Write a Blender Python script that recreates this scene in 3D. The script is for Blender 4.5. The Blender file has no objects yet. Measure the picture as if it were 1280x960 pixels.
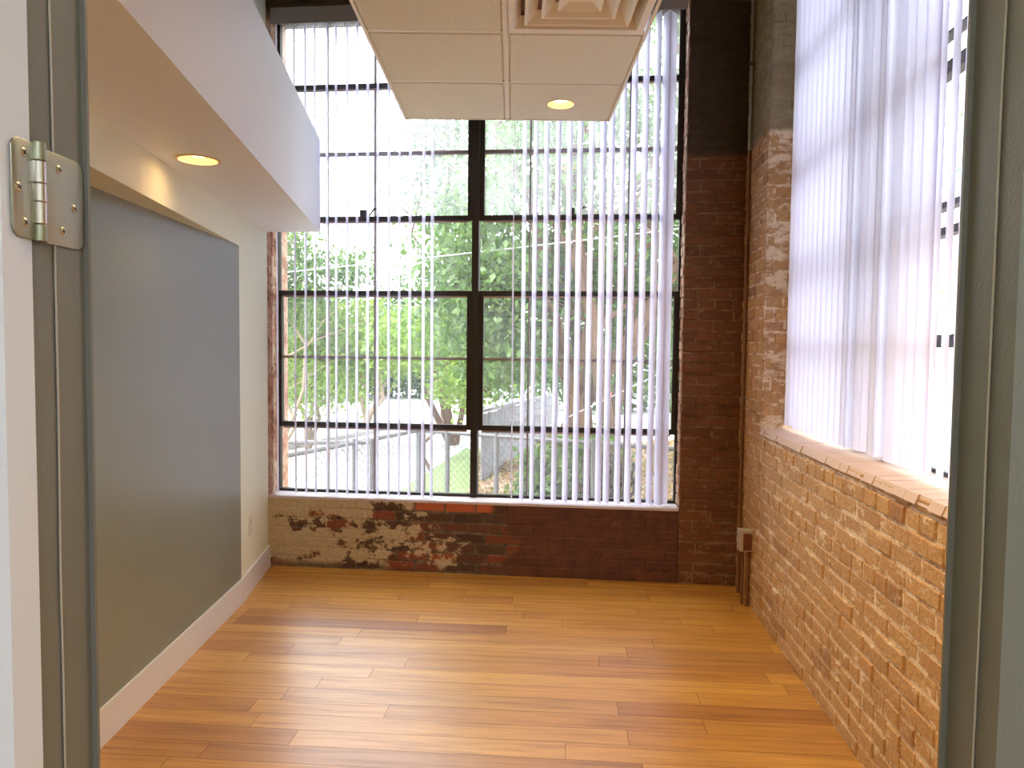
import bpy, math, random
import numpy as np
from mathutils import Vector, Matrix

D = bpy.data
S = bpy.context.scene
COL = S.collection
PI = math.pi

# ------------------------------------------------------------------ camera
F_PX = 900.0
p = math.atan(45 / 900.0)
r = math.atan(0.011)
fw = Vector((0, math.cos(p), -math.sin(p)))
r0 = Vector((1, 0, 0))
u0 = Vector((0, math.sin(p), math.cos(p)))
rt = r0 * math.cos(r) + u0 * math.sin(r)
up = -r0 * math.sin(r) + u0 * math.cos(r)
cam_d = D.cameras.new('camera')
cam = D.objects.new('camera', cam_d)
COL.objects.link(cam)
M = Matrix((rt, up, -fw)).transposed().to_4x4()
M.translation = Vector((0, 0, 1.5))
cam.matrix_world = M
cam_d.sensor_width = 36
cam_d.lens = 36 * F_PX / 1280
cam_d.clip_start = 0.02
cam_d.clip_end = 300
S.camera = cam

# ------------------------------------------------------------------ world, sun, exposure
S.view_settings.view_transform = 'Standard'
S.view_settings.look = 'None'
S.view_settings.gamma = 1
S.view_settings.use_curve_mapping = False
S.view_settings.exposure = 2.78
w = D.worlds.new('world')
S.world = w
w.use_nodes = True
bg = w.node_tree.nodes['Background']
bg.inputs[0].default_value = (0.92, 0.955, 1.0, 1)
bg.inputs[1].default_value = 1.25
sun_d = D.lights.new('sun', 'SUN')
sun_d.energy = 1.0
sun_d.angle = math.radians(4)
sun_d.color = (1.0, 0.95, 0.86)
sun = D.objects.new('sun', sun_d)
COL.objects.link(sun)
sun.rotation_euler = Vector((0.62, 0.50, -1.05)).to_track_quat('-Z', 'Y').to_euler()
S.cycles.max_bounces = 14
S.cycles.diffuse_bounces = 10
S.cycles.glossy_bounces = 4
S.cycles.transmission_bounces = 6
S.cycles.transparent_max_bounces = 24
S.cycles.sample_clamp_indirect = 10
S.cycles.caustics_reflective = False
S.cycles.caustics_refractive = False


# ------------------------------------------------------------------ mesh helpers
class MB:
    def __init__(s):
        s.v = []; s.f = []; s.m = []

    def add(s, verts, faces, mi=0):
        b = len(s.v)
        s.v += [tuple(q) for q in verts]
        s.f += [tuple(i + b for i in fc) for fc in faces]
        s.m += [mi] * len(faces)

    def hexa(s, q, mi=0):
        """8 corners: bottom 4 ccw, top 4 ccw"""
        s.add(q, [(3, 2, 1, 0), (4, 5, 6, 7), (0, 1, 5, 4), (1, 2, 6, 5), (2, 3, 7, 6), (3, 0, 4, 7)], mi)

    def box(s, x0, x1, y0, y1, z0, z1, mi=0):
        s.hexa([(x0, y0, z0), (x1, y0, z0), (x1, y1, z0), (x0, y1, z0), (x0, y0, z1), (x1, y0, z1), (x1, y1, z1), (x0, y1, z1)], mi)

    def fbox(s, fr, a0, a1, b0, b1, z0, z1, mi=0):
        s.hexa([fr(a0, b0, z0), fr(a1, b0, z0), fr(a1, b1, z0), fr(a0, b1, z0), fr(a0, b0, z1), fr(a1, b0, z1), fr(a1, b1, z1), fr(a0, b1, z1)], mi)

    def prism(s, plan, z0, z1, mi=0):
        n = len(plan)
        s.add([(x, y, z0) for x, y in plan] + [(x, y, z1) for x, y in plan],
              [tuple(range(n - 1, -1, -1)), tuple(range(n, 2 * n))] + [(i, (i + 1) % n, n + (i + 1) % n, n + i) for i in range(n)], mi)

    def tube(s, pts, rad, n=8, mi=0, cap=True):
        pts = [Vector(q) for q in pts]
        rads = rad if isinstance(rad, (list, tuple)) else [rad] * len(pts)
        rings = []
        prev = None
        for i, q in enumerate(pts):
            t = (pts[min(i + 1, len(pts) - 1)] - pts[max(i - 1, 0)]).normalized()
            if prev is None:
                a = t.orthogonal().normalized()
            else:
                a = (prev - t * prev.dot(t)).normalized()
            prev = a
            b = t.cross(a)
            rings.append([q + (a * math.cos(2 * PI * k / n) + b * math.sin(2 * PI * k / n)) * rads[i] for k in range(n)])
        vs = [v for rg in rings for v in rg]
        fs = []
        for i in range(len(pts) - 1):
            for k in range(n):
                k2 = (k + 1) % n
                fs.append((i * n + k, i * n + k2, (i + 1) * n + k2, (i + 1) * n + k))
        if cap:
            fs.append(tuple(range(n - 1, -1, -1)))
            fs.append(tuple((len(pts) - 1) * n + k for k in range(n)))
        s.add(vs, fs, mi)

    def lathe(s, c, prof, n=32, mi=0, axis='z'):
        """prof: list of (radius, height)"""
        vs = []
        for rr, h in prof:
            for k in range(n):
                a = 2 * PI * k / n
                vs.append((c[0] + rr * math.cos(a), c[1] + rr * math.sin(a), c[2] + h))
        fs = []
        for i in range(len(prof) - 1):
            for k in range(n):
                k2 = (k + 1) % n
                fs.append((i * n + k, i * n + k2, (i + 1) * n + k2, (i + 1) * n + k))
        s.add(vs, fs, mi)

    def blob(s, c, rx, ry, rz, seed=0, amp=0.15, nu=14, nv=9, mi=0):
        rnd = random.Random(seed)
        ph = [rnd.uniform(0, 6) for _ in range(6)]
        vs = []
        for j in range(nv + 1):
            th = PI * j / nv
            for i in range(nu):
                a = 2 * PI * i / nu
                k = 1 + amp * (math.sin(3 * a + ph[0]) * math.sin(2 * th + ph[1]) + .6 * math.sin(5 * a + ph[2]) * math.sin(4 * th + ph[3]))
                vs.append((c[0] + rx * k * math.sin(th) * math.cos(a), c[1] + ry * k * math.sin(th) * math.sin(a), c[2] + rz * k * math.cos(th)))
        fs = []
        for j in range(nv):
            for i in range(nu):
                i2 = (i + 1) % nu
                fs.append((j * nu + i, (j + 1) * nu + i, (j + 1) * nu + i2, j * nu + i2))
        s.add(vs, fs, mi)


def world_loc(o):
    q = Vector((0, 0, 0))
    while o:
        q += o.location
        o = o.parent
    return q


def obj(name, mb, mats, parent=None, loc=None, angle=30, origin=None):
    """link the collected geometry (given in world coordinates) as ONE mesh object"""
    if not isinstance(mats, (list, tuple)):
        mats = [mats]
    base = world_loc(parent)
    if origin is None:
        if parent is None:
            a = np.array(mb.v)
            origin = Vector(((a[:, 0].min() + a[:, 0].max()) / 2, (a[:, 1].min() + a[:, 1].max()) / 2, a[:, 2].min()))
        else:
            origin = base
    origin = Vector(origin)
    me = D.meshes.new(name)
    me.from_pydata([(x - origin.x, y - origin.y, z - origin.z) for x, y, z in mb.v], [], mb.f)
    for m_ in mats:
        me.materials.append(m_)
    me.polygons.foreach_set('material_index', mb.m)
    me.update()
    if angle:
        me.polygons.foreach_set('use_smooth', [True] * len(me.polygons))
        me.set_sharp_from_angle(angle=math.radians(angle))
    o = D.objects.new(name, me)
    COL.objects.link(o)
    o.parent = parent
    o.location = origin - base
    return o


def tag(o, label, cat, group=None, kind=None):
    o['label'] = label
    o['category'] = cat
    if group:
        o['group'] = group
    if kind:
        o['kind'] = kind
    return o


def struct(o, label=None, cat=None):
    o['kind'] = 'structure'
    if label:
        o['label'] = label
    if cat:
        o['category'] = cat
    return o


def empty(name, loc, label, cat, group=None, kind=None):
    o = D.objects.new(name, None)
    COL.objects.link(o)
    o.location = loc
    o.empty_display_size = .1
    return tag(o, label, cat, group, kind)


def frame(o, d):
    """local frame: a along the wall, b to the left of d, z up"""
    o = Vector((o[0], o[1])); d = Vector((d[0], d[1])).normalized()
    n = Vector((-d.y, d.x))

    def f(a, b, z):
        q = o + d * a + n * b
        return (q.x, q.y, z)
    f.o, f.d, f.n = o, d, n
    return f


# ------------------------------------------------------------------ material helpers
def mat(name):
    m = D.materials.new(name)
    m.use_nodes = True
    nt = m.node_tree
    b = nt.nodes['Principled BSDF']
    return m, nt, b


def N(nt, t, **kw):
    n = nt.nodes.new(t)
    for k, v in kw.items():
        if k.startswith('i_'):
            key = k[2:]
            key = int(key) if key.isdigit() else key.replace('_', ' ')
            n.inputs[key].default_value = v
        else:
            setattr(n, k, v)
    return n


def L(nt, a, b):
    nt.links.new(a, b)


def c4(c):
    return (c[0], c[1], c[2], 1)


def plain(name, col, rough=.5, metal=0, spec=.5, bump=0, bscale=200, emis=None, estr=0):
    m, nt, b = mat(name)
    b.inputs['Base Color'].default_value = c4(col)
    b.inputs['Roughness'].default_value = rough
    b.inputs['Metallic'].default_value = metal
    b.inputs['Specular IOR Level'].default_value = spec
    if emis:
        b.inputs['Emission Color'].default_value = c4(emis)
        b.inputs['Emission Strength'].default_value = estr
    if bump:
        no = N(nt, 'ShaderNodeTexNoise', i_Scale=bscale, i_Detail=3)
        ge = N(nt, 'ShaderNodeNewGeometry')
        L(nt, ge.outputs['Position'], no.inputs['Vector'])
        bu = N(nt, 'ShaderNodeBump', i_Strength=bump, i_Distance=.002)
        L(nt, no.outputs[0], bu.inputs['Height'])
        L(nt, bu.outputs[0], b.inputs['Normal'])
    return m


def ramp(nt, src, stops, interp='LINEAR'):
    n = N(nt, 'ShaderNodeValToRGB')
    cr = n.color_ramp
    cr.interpolation = interp
    while len(cr.elements) < len(stops):
        cr.elements.new(0.5)
    for e, (q, c) in zip(cr.elements, stops):
        e.position = q
        e.color = c4(c) if isinstance(c, (tuple, list)) else (c, c, c, 1)
    L(nt, src, n.inputs[0])
    return n.outputs[0]


def mix(nt, fac, a, b, mode='MIX'):
    n = N(nt, 'ShaderNodeMix', data_type='RGBA', blend_type=mode)
    for s_, v in ((0, fac), (6, a), (7, b)):
        if isinstance(v, (int, float)):
            n.inputs[s_].default_value = v
        elif isinstance(v, (tuple, list)):
            n.inputs[s_].default_value = c4(v)
        else:
            L(nt, v, n.inputs[s_])
    return n.outputs[2]


def mth(nt, op, a, b=None, clamp=False):
    n = N(nt, 'ShaderNodeMath', operation=op, use_clamp=clamp)
    for i, v in enumerate((a, b)):
        if v is None:
            continue
        if isinstance(v, (int, float)):
            n.inputs[i].default_value = v
        else:
            L(nt, v, n.inputs[i])
    return n.outputs[0]


def noise(nt, vec, scale, detail=4, rough=.55, stretch=None, off=0):
    mp = N(nt, 'ShaderNodeMapping')
    mp.inputs['Scale'].default_value = stretch or (1, 1, 1)
    mp.inputs['Location'].default_value = (off, off * .7, off * 1.3)
    L(nt, vec, mp.inputs[0])
    n = N(nt, 'ShaderNodeTexNoise', i_Scale=scale, i_Detail=detail, i_Roughness=rough)
    L(nt, mp.outputs[0], n.inputs['Vector'])
    return n.outputs[0]


# ------------------------------------------------------------------ materials
M_white = plain('white_wall_paint', (.78, .81, .62), .55, bump=.15, bscale=300)
M_box = plain('white_bulkhead_paint', (.83, .88, .90), .5, bump=.1, bscale=300)
M_base = plain('baseboard_paint', (.70, .70, .70), .35)
M_grey = plain('grey_accent_paint', (.225, .250, .200), .32, spec=.6, bump=.12, bscale=400)
M_jamb = plain('grey_door_frame_paint', (.165, .165, .145), .45, bump=.25, bscale=250)
M_jambr = M_jamb
M_caulk = plain('dried_caulk_line', (.42, .38, .32), .6)
M_door = plain('white_door_paint', (.66, .69, .80), .4)
M_nickel = plain('satin_nickel', (.38, .385, .29), .40, metal=1, bump=.1, bscale=60)
M_pin = plain('polished_pin_nickel', (.70, .66, .66), .25, metal=1)
M_screw = plain('screw_steel', (.62, .56, .38), .3, metal=1)
M_dark = plain('dark_slot', (.02, .018, .015), .6)
M_iron = plain('dark_window_iron', (.020, .014, .011), .5, bump=.2, bscale=90)
M_bar = plain('flare_paled_bar_paint', (.24, .21, .21), .6)  # flare over the thin bars is put into this paler colour
M_putty = plain('pale_window_putty', (.30, .22, .19), .7)
M_rail = plain('headrail_grey_plastic', (.36, .33, .32), .45)
M_sill = plain('pale_window_sill_paint', (.62, .56, .60), .6, bump=.5, bscale=60)
M_tee = plain('ceiling_grid_paint', (.78, .70, .50), .45)
M_deck = plain('dark_roof_deck_wood', (.07, .045, .03), .7)
M_vent = plain('diffuser_enamel', (.80, .72, .50), .4)
M_trim = plain('downlight_trim', (.72, .58, .38), .35)
M_cone = plain('downlight_gold_reflector', (.95, .62, .20), .3, metal=.3)
M_bulb = plain('lit_lamp_glass', (1, .9, .7), .5, emis=(1.0, .72, .38), estr=4)
M_plate = plain('outlet_plate_plastic', (.72, .68, .60), .35)
M_conduit = plain('conduit_paint_worn', (.20, .085, .035), .5, bump=.4, bscale=60)
M_galv = plain('galvanised_conduit', (.42, .40, .36), .4, metal=.6)
M_boxpaint = plain('worn_white_box_paint', (.50, .44, .34), .5, bump=.4, bscale=60)
M_boxcover = plain('brown_box_cover', (.17, .05, .025), .45)
M_steel = plain('galvanised_fence_steel', (.10, .10, .105), .5, metal=.2)
M_wire = plain('fence_wire', (.07, .07, .08), .6)
M_cable = plain('utility_cable', (.30, .30, .32), .6)
M_bark = plain('brown_bark', (.10, .052, .03), .9, bump=1, bscale=25)
M_barkp = plain('pale_smooth_bark', (.22, .16, .11), .8, bump=.6, bscale=25)
M_conc = plain('sunlit_concrete', (.42, .41, .42), .9, bump=.4, bscale=20)
M_curb = plain('grey_curb', (.30, .29, .28), .9)
M_tile_hang = plain('hanger_wire', (.3, .3, .3), .4, metal=1)
M_car = plain('white_car_paint', (.75, .75, .78), .3)
M_carglass = plain('dark_car_glass', (.03, .035, .04), .1)
M_tyre = plain('black_tyre', (.02, .02, .02), .8)
M_red = plain('red_hydrant_paint', (.55, .06, .04), .5)
M_vine = plain('dry_vine', (.035, .022, .016), .9)


def slat_material(name='translucent_blind_vinyl', tl=.5, ro=.28, sp=.9):
    m, nt, b = mat(name)
    out = nt.nodes['Material Output']
    b.inputs['Base Color'].default_value = (.87, .86, .98, 1)
    b.inputs['Roughness'].default_value = ro
    b.inputs['Specular IOR Level'].default_value = sp
    t = N(nt, 'ShaderNodeBsdfTranslucent')
    t.inputs[0].default_value = (.92, .92, 1.0, 1)
    mx = N(nt, 'ShaderNodeMixShader')
    mx.inputs[0].default_value = tl
    L(nt, b.outputs[0], mx.inputs[1]); L(nt, t.outputs[0], mx.inputs[2]); L(nt, mx.outputs[0], out.inputs[0])
    return m


def glass_material(name, dirt):
    m, nt, b = mat(name)
    out = nt.nodes['Material Output']
    tr = N(nt, 'ShaderNodeBsdfTransparent'); tr.inputs[0].default_value = (.95, .97, .96, 1)
    gl = N(nt, 'ShaderNodeBsdfGlossy'); gl.inputs['Roughness'].default_value = .02
    lw = N(nt, 'ShaderNodeLayerWeight'); lw.inputs[0].default_value = .5
    fac = mth(nt, 'ADD', mth(nt, 'MULTIPLY', mth(nt, 'POWER', lw.outputs['Facing'], 5.0), .85), .035)
    mx = N(nt, 'ShaderNodeMixShader')
    L(nt, fac, mx.inputs[0]); L(nt, tr.outputs[0], mx.inputs[1]); L(nt, gl.outputs[0], mx.inputs[2])
    ge = N(nt, 'ShaderNodeNewGeometry')
    a = noise(nt, ge.outputs['Position'], 30, 4, .6, (1, 1, .06))
    c = noise(nt, ge.outputs['Position'], 2.2, 3, .5, (1, 1, 1), 3)
    f = mth(nt, 'MULTIPLY', ramp(nt, a, [(.3, .3), (.7, 1.0)]), ramp(nt, c, [(.3, .5), (.7, 1.0)]))
    f = mth(nt, 'MULTIPLY', f, dirt)
    tl = N(nt, 'ShaderNodeBsdfTranslucent'); tl.inputs[0].default_value = (.86, .86, .95, 1)
    m2 = N(nt, 'ShaderNodeMixShader')
    L(nt, f, m2.inputs[0]); L(nt, mx.outputs[0], m2.inputs[1]); L(nt, tl.outputs[0], m2.inputs[2])
    L(nt, m2.outputs[0], out.inputs[0])
    return m


def tile_material():
    m, nt, b = mat('acoustic_tile')
    ge = N(nt, 'ShaderNodeNewGeometry')
    a = noise(nt, ge.outputs['Position'], 160, 3, .7)
    h = noise(nt, ge.outputs['Position'], 420, 2, .6, off=4)
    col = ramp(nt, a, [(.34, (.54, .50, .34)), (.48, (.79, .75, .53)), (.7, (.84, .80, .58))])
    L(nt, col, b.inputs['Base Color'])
    b.inputs['Roughness'].default_value = .9
    bu = N(nt, 'ShaderNodeBump', i_Strength=.6, i_Distance=.002)
    L(nt, h, bu.inputs['Height']); L(nt, bu.outputs[0], b.inputs['Normal'])
    return m


def floor_material():
    m, nt, b = mat('honey_oak_planks')
    ge = N(nt, 'ShaderNodeNewGeometry')
    rnd = ge.outputs['Random Per Island']
    mp = N(nt, 'ShaderNodeMapping'); mp.inputs['Rotation'].default_value = (0, 0, math.radians(4.0))
    L(nt, ge.outputs['Position'], mp.inputs[0])
    comb = N(nt, 'ShaderNodeCombineXYZ')
    L(nt, mth(nt, 'MULTIPLY', rnd, 40), comb.inputs[2]); L(nt, mth(nt, 'MULTIPLY', rnd, 17), comb.inputs[0])
    ad = N(nt, 'ShaderNodeVectorMath', operation='ADD')
    L(nt, mp.outputs[0], ad.inputs[0]); L(nt, comb.outputs[0], ad.inputs[1])
    g1 = noise(nt, ad.outputs[0], 3.2, 6, .62, (.55, 9, 1))
    g2 = noise(nt, ad.outputs[0], 12, 4, .6, (.5, 16, 1), 5)
    base = ramp(nt, rnd, [(0, (.43, .185, .030)), (.22, (.54, .255, .042)), (.45, (.62, .315, .058)), (.62, (.49, .215, .034)), (.8, (.66, .355, .078)), (.93, (.34, .125, .024)), (1, (.56, .27, .046))])
    dark = mix(nt, 1.0, base, ramp(nt, g1, [(.30, (.66, .56, .48)), (.5, (.95, .93, .90)), (.7, (1.08, 1.07, 1.03))]), 'MULTIPLY')
    col = mix(nt, 1.0, dark, ramp(nt, g2, [(.3, (.82, .80, .76)), (.6, (1.05, 1.05, 1.05))]), 'MULTIPLY')
    L(nt, col, b.inputs['Base Color'])
    b.inputs['Roughness'].default_value = .24
    rr = ramp(nt, g1, [(.3, .42), (.7, .30)])
    L(nt, rr, b.inputs['Roughness'])
    b.inputs['Coat Weight'].default_value = .42
    b.inputs['Coat Roughness'].default_value = .25
    wv = noise(nt, mp.outputs[0], 5, 2, .5, (.6, 3, 1), 9)
    hh = mth(nt, 'ADD', mth(nt, 'MULTIPLY', g2, .35), wv)
    bu = N(nt, 'ShaderNodeBump', i_Strength=.22, i_Distance=.004)
    L(nt, hh, bu.inputs['Height']); L(nt, bu.outputs[0], b.inputs['Normal'])
    bu2 = N(nt, 'ShaderNodeBump', i_Strength=.10, i_Distance=.004)
    L(nt, hh, bu2.inputs['Height']); L(nt, bu2.outputs[0], b.inputs['Coat Normal'])
    return m


def brick_bits(nt, b, strength=.9):
    ge = N(nt, 'ShaderNodeNewGeometry')
    pos = ge.outputs['Position']
    n1 = noise(nt, pos, 16, 6, .65)
    n2 = noise(nt, pos, 70, 4, .6, off=2)
    h = mth(nt, 'ADD', n1, mth(nt, 'MULTIPLY', n2, .5))
    bu = N(nt, 'ShaderNodeBump', i_Strength=strength, i_Distance=.008)
    L(nt, h, bu.inputs['Height']); L(nt, bu.outputs[0], b.inputs['Normal'])
    return ge, pos, n1, n2


def brick_right(name, mortar, red=False):
    """tan-brown painted brick up to a paint line at 2.72 m, bare grey-brown brick above"""
    m, nt, b = mat(name)
    ge, pos, n1, n2 = brick_bits(nt, b)
    rnd = ge.outputs['Random Per Island']
    if red:
        base = ramp(nt, rnd, [(0, (.150, .054, .020)), (.5, (.185, .066, .024)), (1, (.125, .043, .016))])  # darker copy of the tan paint: the pier's backlit shade in its colour
        light = (.27, .165, .095)
    else:
        base = ramp(nt, rnd, [(0, (.46, .255, .092)), (.5, (.55, .315, .115)), (.85, (.50, .275, .098)), (1, (.37, .185, .07))])
        light = (.80, .66, .46)
    base = mix(nt, 1.0, base, ramp(nt, n2, [(.3, (.75, .75, .75)), (.6, (1.08, 1.08, 1.08))]), 'MULTIPLY')
    sm = noise(nt, pos, 9, 9, .82, (1, 1, 2.0), 11)
    f = ramp(nt, sm, [(.56 if not mortar else (.43 if red else .455), 0.0), (.62 if not mortar else .54, .9)])
    if mortar:
        base = mix(nt, 1.0, base, (.80, .74, .70), 'MULTIPLY')
    col = mix(nt, f, base, light)
    sep = N(nt, 'ShaderNodeSeparateXYZ'); L(nt, pos, sep.inputs[0])
    line = mth(nt, 'ADD', sep.outputs[2], mth(nt, 'MULTIPLY', mth(nt, 'SUBTRACT', n1, .5), .05))
    bare = ramp(nt, mth(nt, 'SUBTRACT', line, 2.20), [(.50, 0.0), (.525, 1.0)])
    dk = (.050, .032, .018) if red else (.23, .170, .080)
    lt = (.07, .047, .028) if red else (.34, .27, .14)
    unp = mix(nt, ramp(nt, sm, [(.45, 0.0), (.65, 1.0)]), dk, lt)
    L(nt, mix(nt, bare, col, unp), b.inputs['Base Color'])
    b.inputs['Roughness'].default_value = .62
    return m


def brick_lower(name, mortar):
    """old mixed brick under the window: cream paint at the left end, sooty and orange bricks, red-brown paint to the right"""
    m, nt, b = mat(name)
    ge, pos, n1, n2 = brick_bits(nt, b, 1.0)
    rnd = ge.outputs['Random Per Island']
    sep = N(nt, 'ShaderNodeSeparateXYZ'); L(nt, pos, sep.inputs[0])
    X, Z = sep.outputs[0], sep.outputs[2]
    if mortar:
        base = mix(nt, ramp(nt, n1, [(.4, 0.0), (.6, 1.0)]), (.07, .05, .035), (.20, .15, .10))
    else:
        base = ramp(nt, rnd, [(0, (.07, .035, .022)), (.28, (.10, .05, .03)), (.34, (.27, .070, .030)), (.55, (.20, .060, .030)), (.62, (.09, .045, .028)), (.82, (.17, .055, .028)), (.9, (.32, .085, .034))], 'LINEAR')
        base = mix(nt, 1.0, base, ramp(nt, n2, [(.3, (.6, .6, .6)), (.6, (1.1, 1.1, 1.1))]), 'MULTIPLY')
    # cream paint, flaking
    fl = noise(nt, pos, 9, 8, .72, (1, 1, 1.3), 21)
    fb = noise(nt, pos, 2.6, 3, .5, (1, 1, 2.2), 31)
    amt = mth(nt, 'ADD', mth(nt, 'ADD', fl, mth(nt, 'MULTIPLY', mth(nt, 'SUBTRACT', fb, .5), .9)), mth(nt, 'MULTIPLY', mth(nt, 'ADD', X, 0.78), -.24))
    cream = ramp(nt, amt, [(.515, 0.0), (.56, 1.0)])
    endx = ramp(nt, mth(nt, 'MULTIPLY', mth(nt, 'ADD', X, 1.7), .4), [(.58, 1.0), (.68, 0.0)])
    cream = mth(nt, 'MULTIPLY', cream, endx)
    low = ramp(nt, mth(nt, 'ADD', Z, mth(nt, 'MULTIPLY', fb, .06)), [(.05, 0.15), (.085, 1.0)])
    cream = mth(nt, 'MULTIPLY', cream, low)
    # a run of clean orange bricks along the top course
    top = mth(nt, 'MULTIPLY', ramp(nt, mth(nt, 'MULTIPLY', Z, 1), [(.405, 0.0), (.41, 1.0)]),
              ramp(nt, mth(nt, 'MULTIPLY', mth(nt, 'ADD', X, 1.7), .4), [(.42, 0.0), (.425, 1.0), (.625, 1.0), (.64, 0.0)]))
    cream = mth(nt, 'MULTIPLY', cream, mth(nt, 'SUBTRACT', 1.0, top))
    col = mix(nt, cream, base, mix(nt, ramp(nt, n2, [(.35, 0.0), (.6, 1.0)]), (.46, .36, .21), (.60, .49, .31)))
    if not mortar:
        col = mix(nt, top, col, (.50, .125, .045))
    # red-brown paint on the right
    px = mth(nt, 'ADD', X, mth(nt, 'MULTIPLY', mth(nt, 'SUBTRACT', fb, .5), .9))
    pr = ramp(nt, mth(nt, 'MULTIPLY', mth(nt, 'ADD', px, 1.7), .4), [(.665, 0.0), (.70, 1.0)])
    worn = ramp(nt, fl, [(.60, 1.0), (.68, .35)])
    pr = mth(nt, 'MULTIPLY', pr, mth(nt, 'MULTIPLY', worn, ramp(nt, Z, [(.04, .85), (.08, 1.0)])))
    col = mix(nt, pr, col, mix(nt, ramp(nt, n1, [(.38, 0.0), (.66, 1.0)]), (.085, .028, .018), (.150, .050, .028)))
    L(nt, col, b.inputs['Base Color'])
    b.inputs['Roughness'].default_value = .6
    return m


def brick_reveal(name):
    m, nt, b = mat(name)
    ge, pos, n1, n2 = brick_bits(nt, b, 1.0)
    f = noise(nt, pos, 8, 6, .7, off=5)
    col = ramp(nt, f, [(.36, (.16, .09, .05)), (.46, (.42, .19, .12)), (.56, (.52, .40, .28)), (.68, (.34, .15, .09))])
    L(nt, col, b.inputs['Base Color'])
    b.inputs['Roughness'].default_value = .7
    return m


def leaf_material(name, cols):
    m, nt, b = mat(name)
    out = nt.nodes['Material Output']
    ge = N(nt, 'ShaderNodeNewGeometry')
    n = len(cols)
    col = ramp(nt, ge.outputs['Random Per Island'], [(i / (n - 1), c) for i, c in enumerate(cols)])
    L(nt, col, b.inputs['Base Color'])
    b.inputs['Roughness'].default_value = .45
    t = N(nt, 'ShaderNodeBsdfTranslucent')
    L(nt, mix(nt, 1.0, col, (1.25, 1.3, .7), 'MULTIPLY'), t.inputs[0])
    mx = N(nt, 'ShaderNodeMixShader'); mx.inputs[0].default_value = .42
    L(nt, b.outputs[0], mx.inputs[1]); L(nt, t.outputs[0], mx.inputs[2]); L(nt, mx.outputs[0], out.inputs[0])
    return m


def speckle_material(name, stops, scale, rough=.95, bump=.6):
    m, nt, b = mat(name)
    ge = N(nt, 'ShaderNodeNewGeometry')
    n = noise(nt, ge.outputs['Position'], scale, 5, .7)
    L(nt, ramp(nt, n, stops), b.inputs['Base Color'])
    b.inputs['Roughness'].default_value = rough
    bu = N(nt, 'ShaderNodeBump', i_Strength=bump, i_Distance=.03)
    L(nt, n, bu.inputs['Height']); L(nt, bu.outputs[0], b.inputs['Normal'])
    return m


M_slat = slat_material()
M_slat2 = slat_material('dense_blind_vinyl', .42, .5, .4)
M_glass = glass_material('window_glass', .05)
M_glassd = glass_material('grimy_window_glass', .22)
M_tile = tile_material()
M_floor = floor_material()
M_sub = plain('plank_gap', (.06, .025, .01), .8)
M_brR = brick_right('tan_painted_brick', False)
M_moR = brick_right('tan_painted_mortar', True)
M_brP = brick_right('shade_toned_brown_brick', False, True)
M_moP = brick_right('shade_toned_brown_mortar', True, True)
M_brL = brick_lower('peeling_old_brick', False)
M_moL = brick_lower('peeling_old_mortar', True)
M_rev = brick_reveal('rough_reveal_brick')
M_silR = plain('worn_brick_sill', (.60, .44, .36), .6, bump=1, bscale=22)
M_leafY = leaf_material('yellow_green_leaves', [(0.180, 0.276, 0.042), (0.144, 0.252, 0.036), (0.240, 0.312, 0.066), (0.102, 0.192, 0.030)])
M_leafG = leaf_material('mid_green_leaves', [(0.065, 0.135, 0.025), (0.100, 0.180, 0.040), (0.045, 0.100, 0.022), (0.130, 0.200, 0.060)])
M_leafD = leaf_material('deep_green_leaves', [(0.040, 0.090, 0.030), (0.065, 0.125, 0.040), (0.030, 0.070, 0.025), (0.090, 0.150, 0.060)])
M_litter = leaf_material('dry_fallen_leaves', [(0.360, 0.225, 0.150), (0.270, 0.150, 0.098), (0.435, 0.315, 0.225), (0.225, 0.225, 0.090), (0.150, 0.090, 0.060)])
M_soil = speckle_material('leafy_soil', [(.3, (.16, .10, .07)), (.5, (.28, .20, .155)), (.7, (.38, .31, .26))], 14)
M_grass = speckle_material('mown_grass', [(.3, (.10, .16, .05)), (.6, (.18, .24, .10))], 9)
M_grass2 = speckle_material('pale_gravel_ground', [(.3, (.40, .36, .33)), (.6, (.62, .58, .56))], 20)
M_board = speckle_material('weathered_grey_boards', [(.3, (.12, .12, .13)), (.6, (.21, .205, .225))], 8)

# ------------------------------------------------------------------ room plan (metres, camera at x=0 y=0 z=1.5)
A = (-1.646, 4.846)                    # back left corner
B = (1.453, 4.522)                     # back right corner
BK = frame(A, (B[0] - A[0], B[1] - A[1]))      # a: left to right along back wall, b: outwards
BW = 3.116
R1 = (1.403, 4.068)
RW = frame(R1, (-.0789, -.99688))              # a: towards the doorway, b: outwards (right)
UW = frame(A, (A[0] - (-1.564) if 0 else .082, -.714))   # left white wall: a towards the doorway, b inwards (room side)
P1 = (-1.564, 4.132)
HC = 4.15
YN = .71                                # room side of the doorway wall
WIN_U1 = 2.735                          # window opening on the back wall
Z0, Z1 = .487, 3.70
RO0, RO1 = .052, 2.12                   # window opening on the right wall
RZ0 = 1.06


def pt(fr, a, b):
    q = fr(a, b, 0)
    return (q[0], q[1])


# ------------------------------------------------------------------ floor
rnd = random.Random(5)
th = math.radians(-4.0)
FL = frame((-1.9, -.2), (math.cos(th), math.sin(th)))
mb = MB()
W_ = .113
g = .0009
v = -.15
row = 0
while v < 6.2:
    u = -.3 + rnd.uniform(-1.2, 0)
    while u < 3.9:
        ln = rnd.uniform(.55, 1.9)
        mb.add([FL(u + g, v + g, 0), FL(u + ln - g, v + g, 0), FL(u + ln - g, v + W_ - g, 0), FL(u + g, v + W_ - g, 0)], [(0, 1, 2, 3)])
        u += ln
    v += W_
    row += 1
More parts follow.
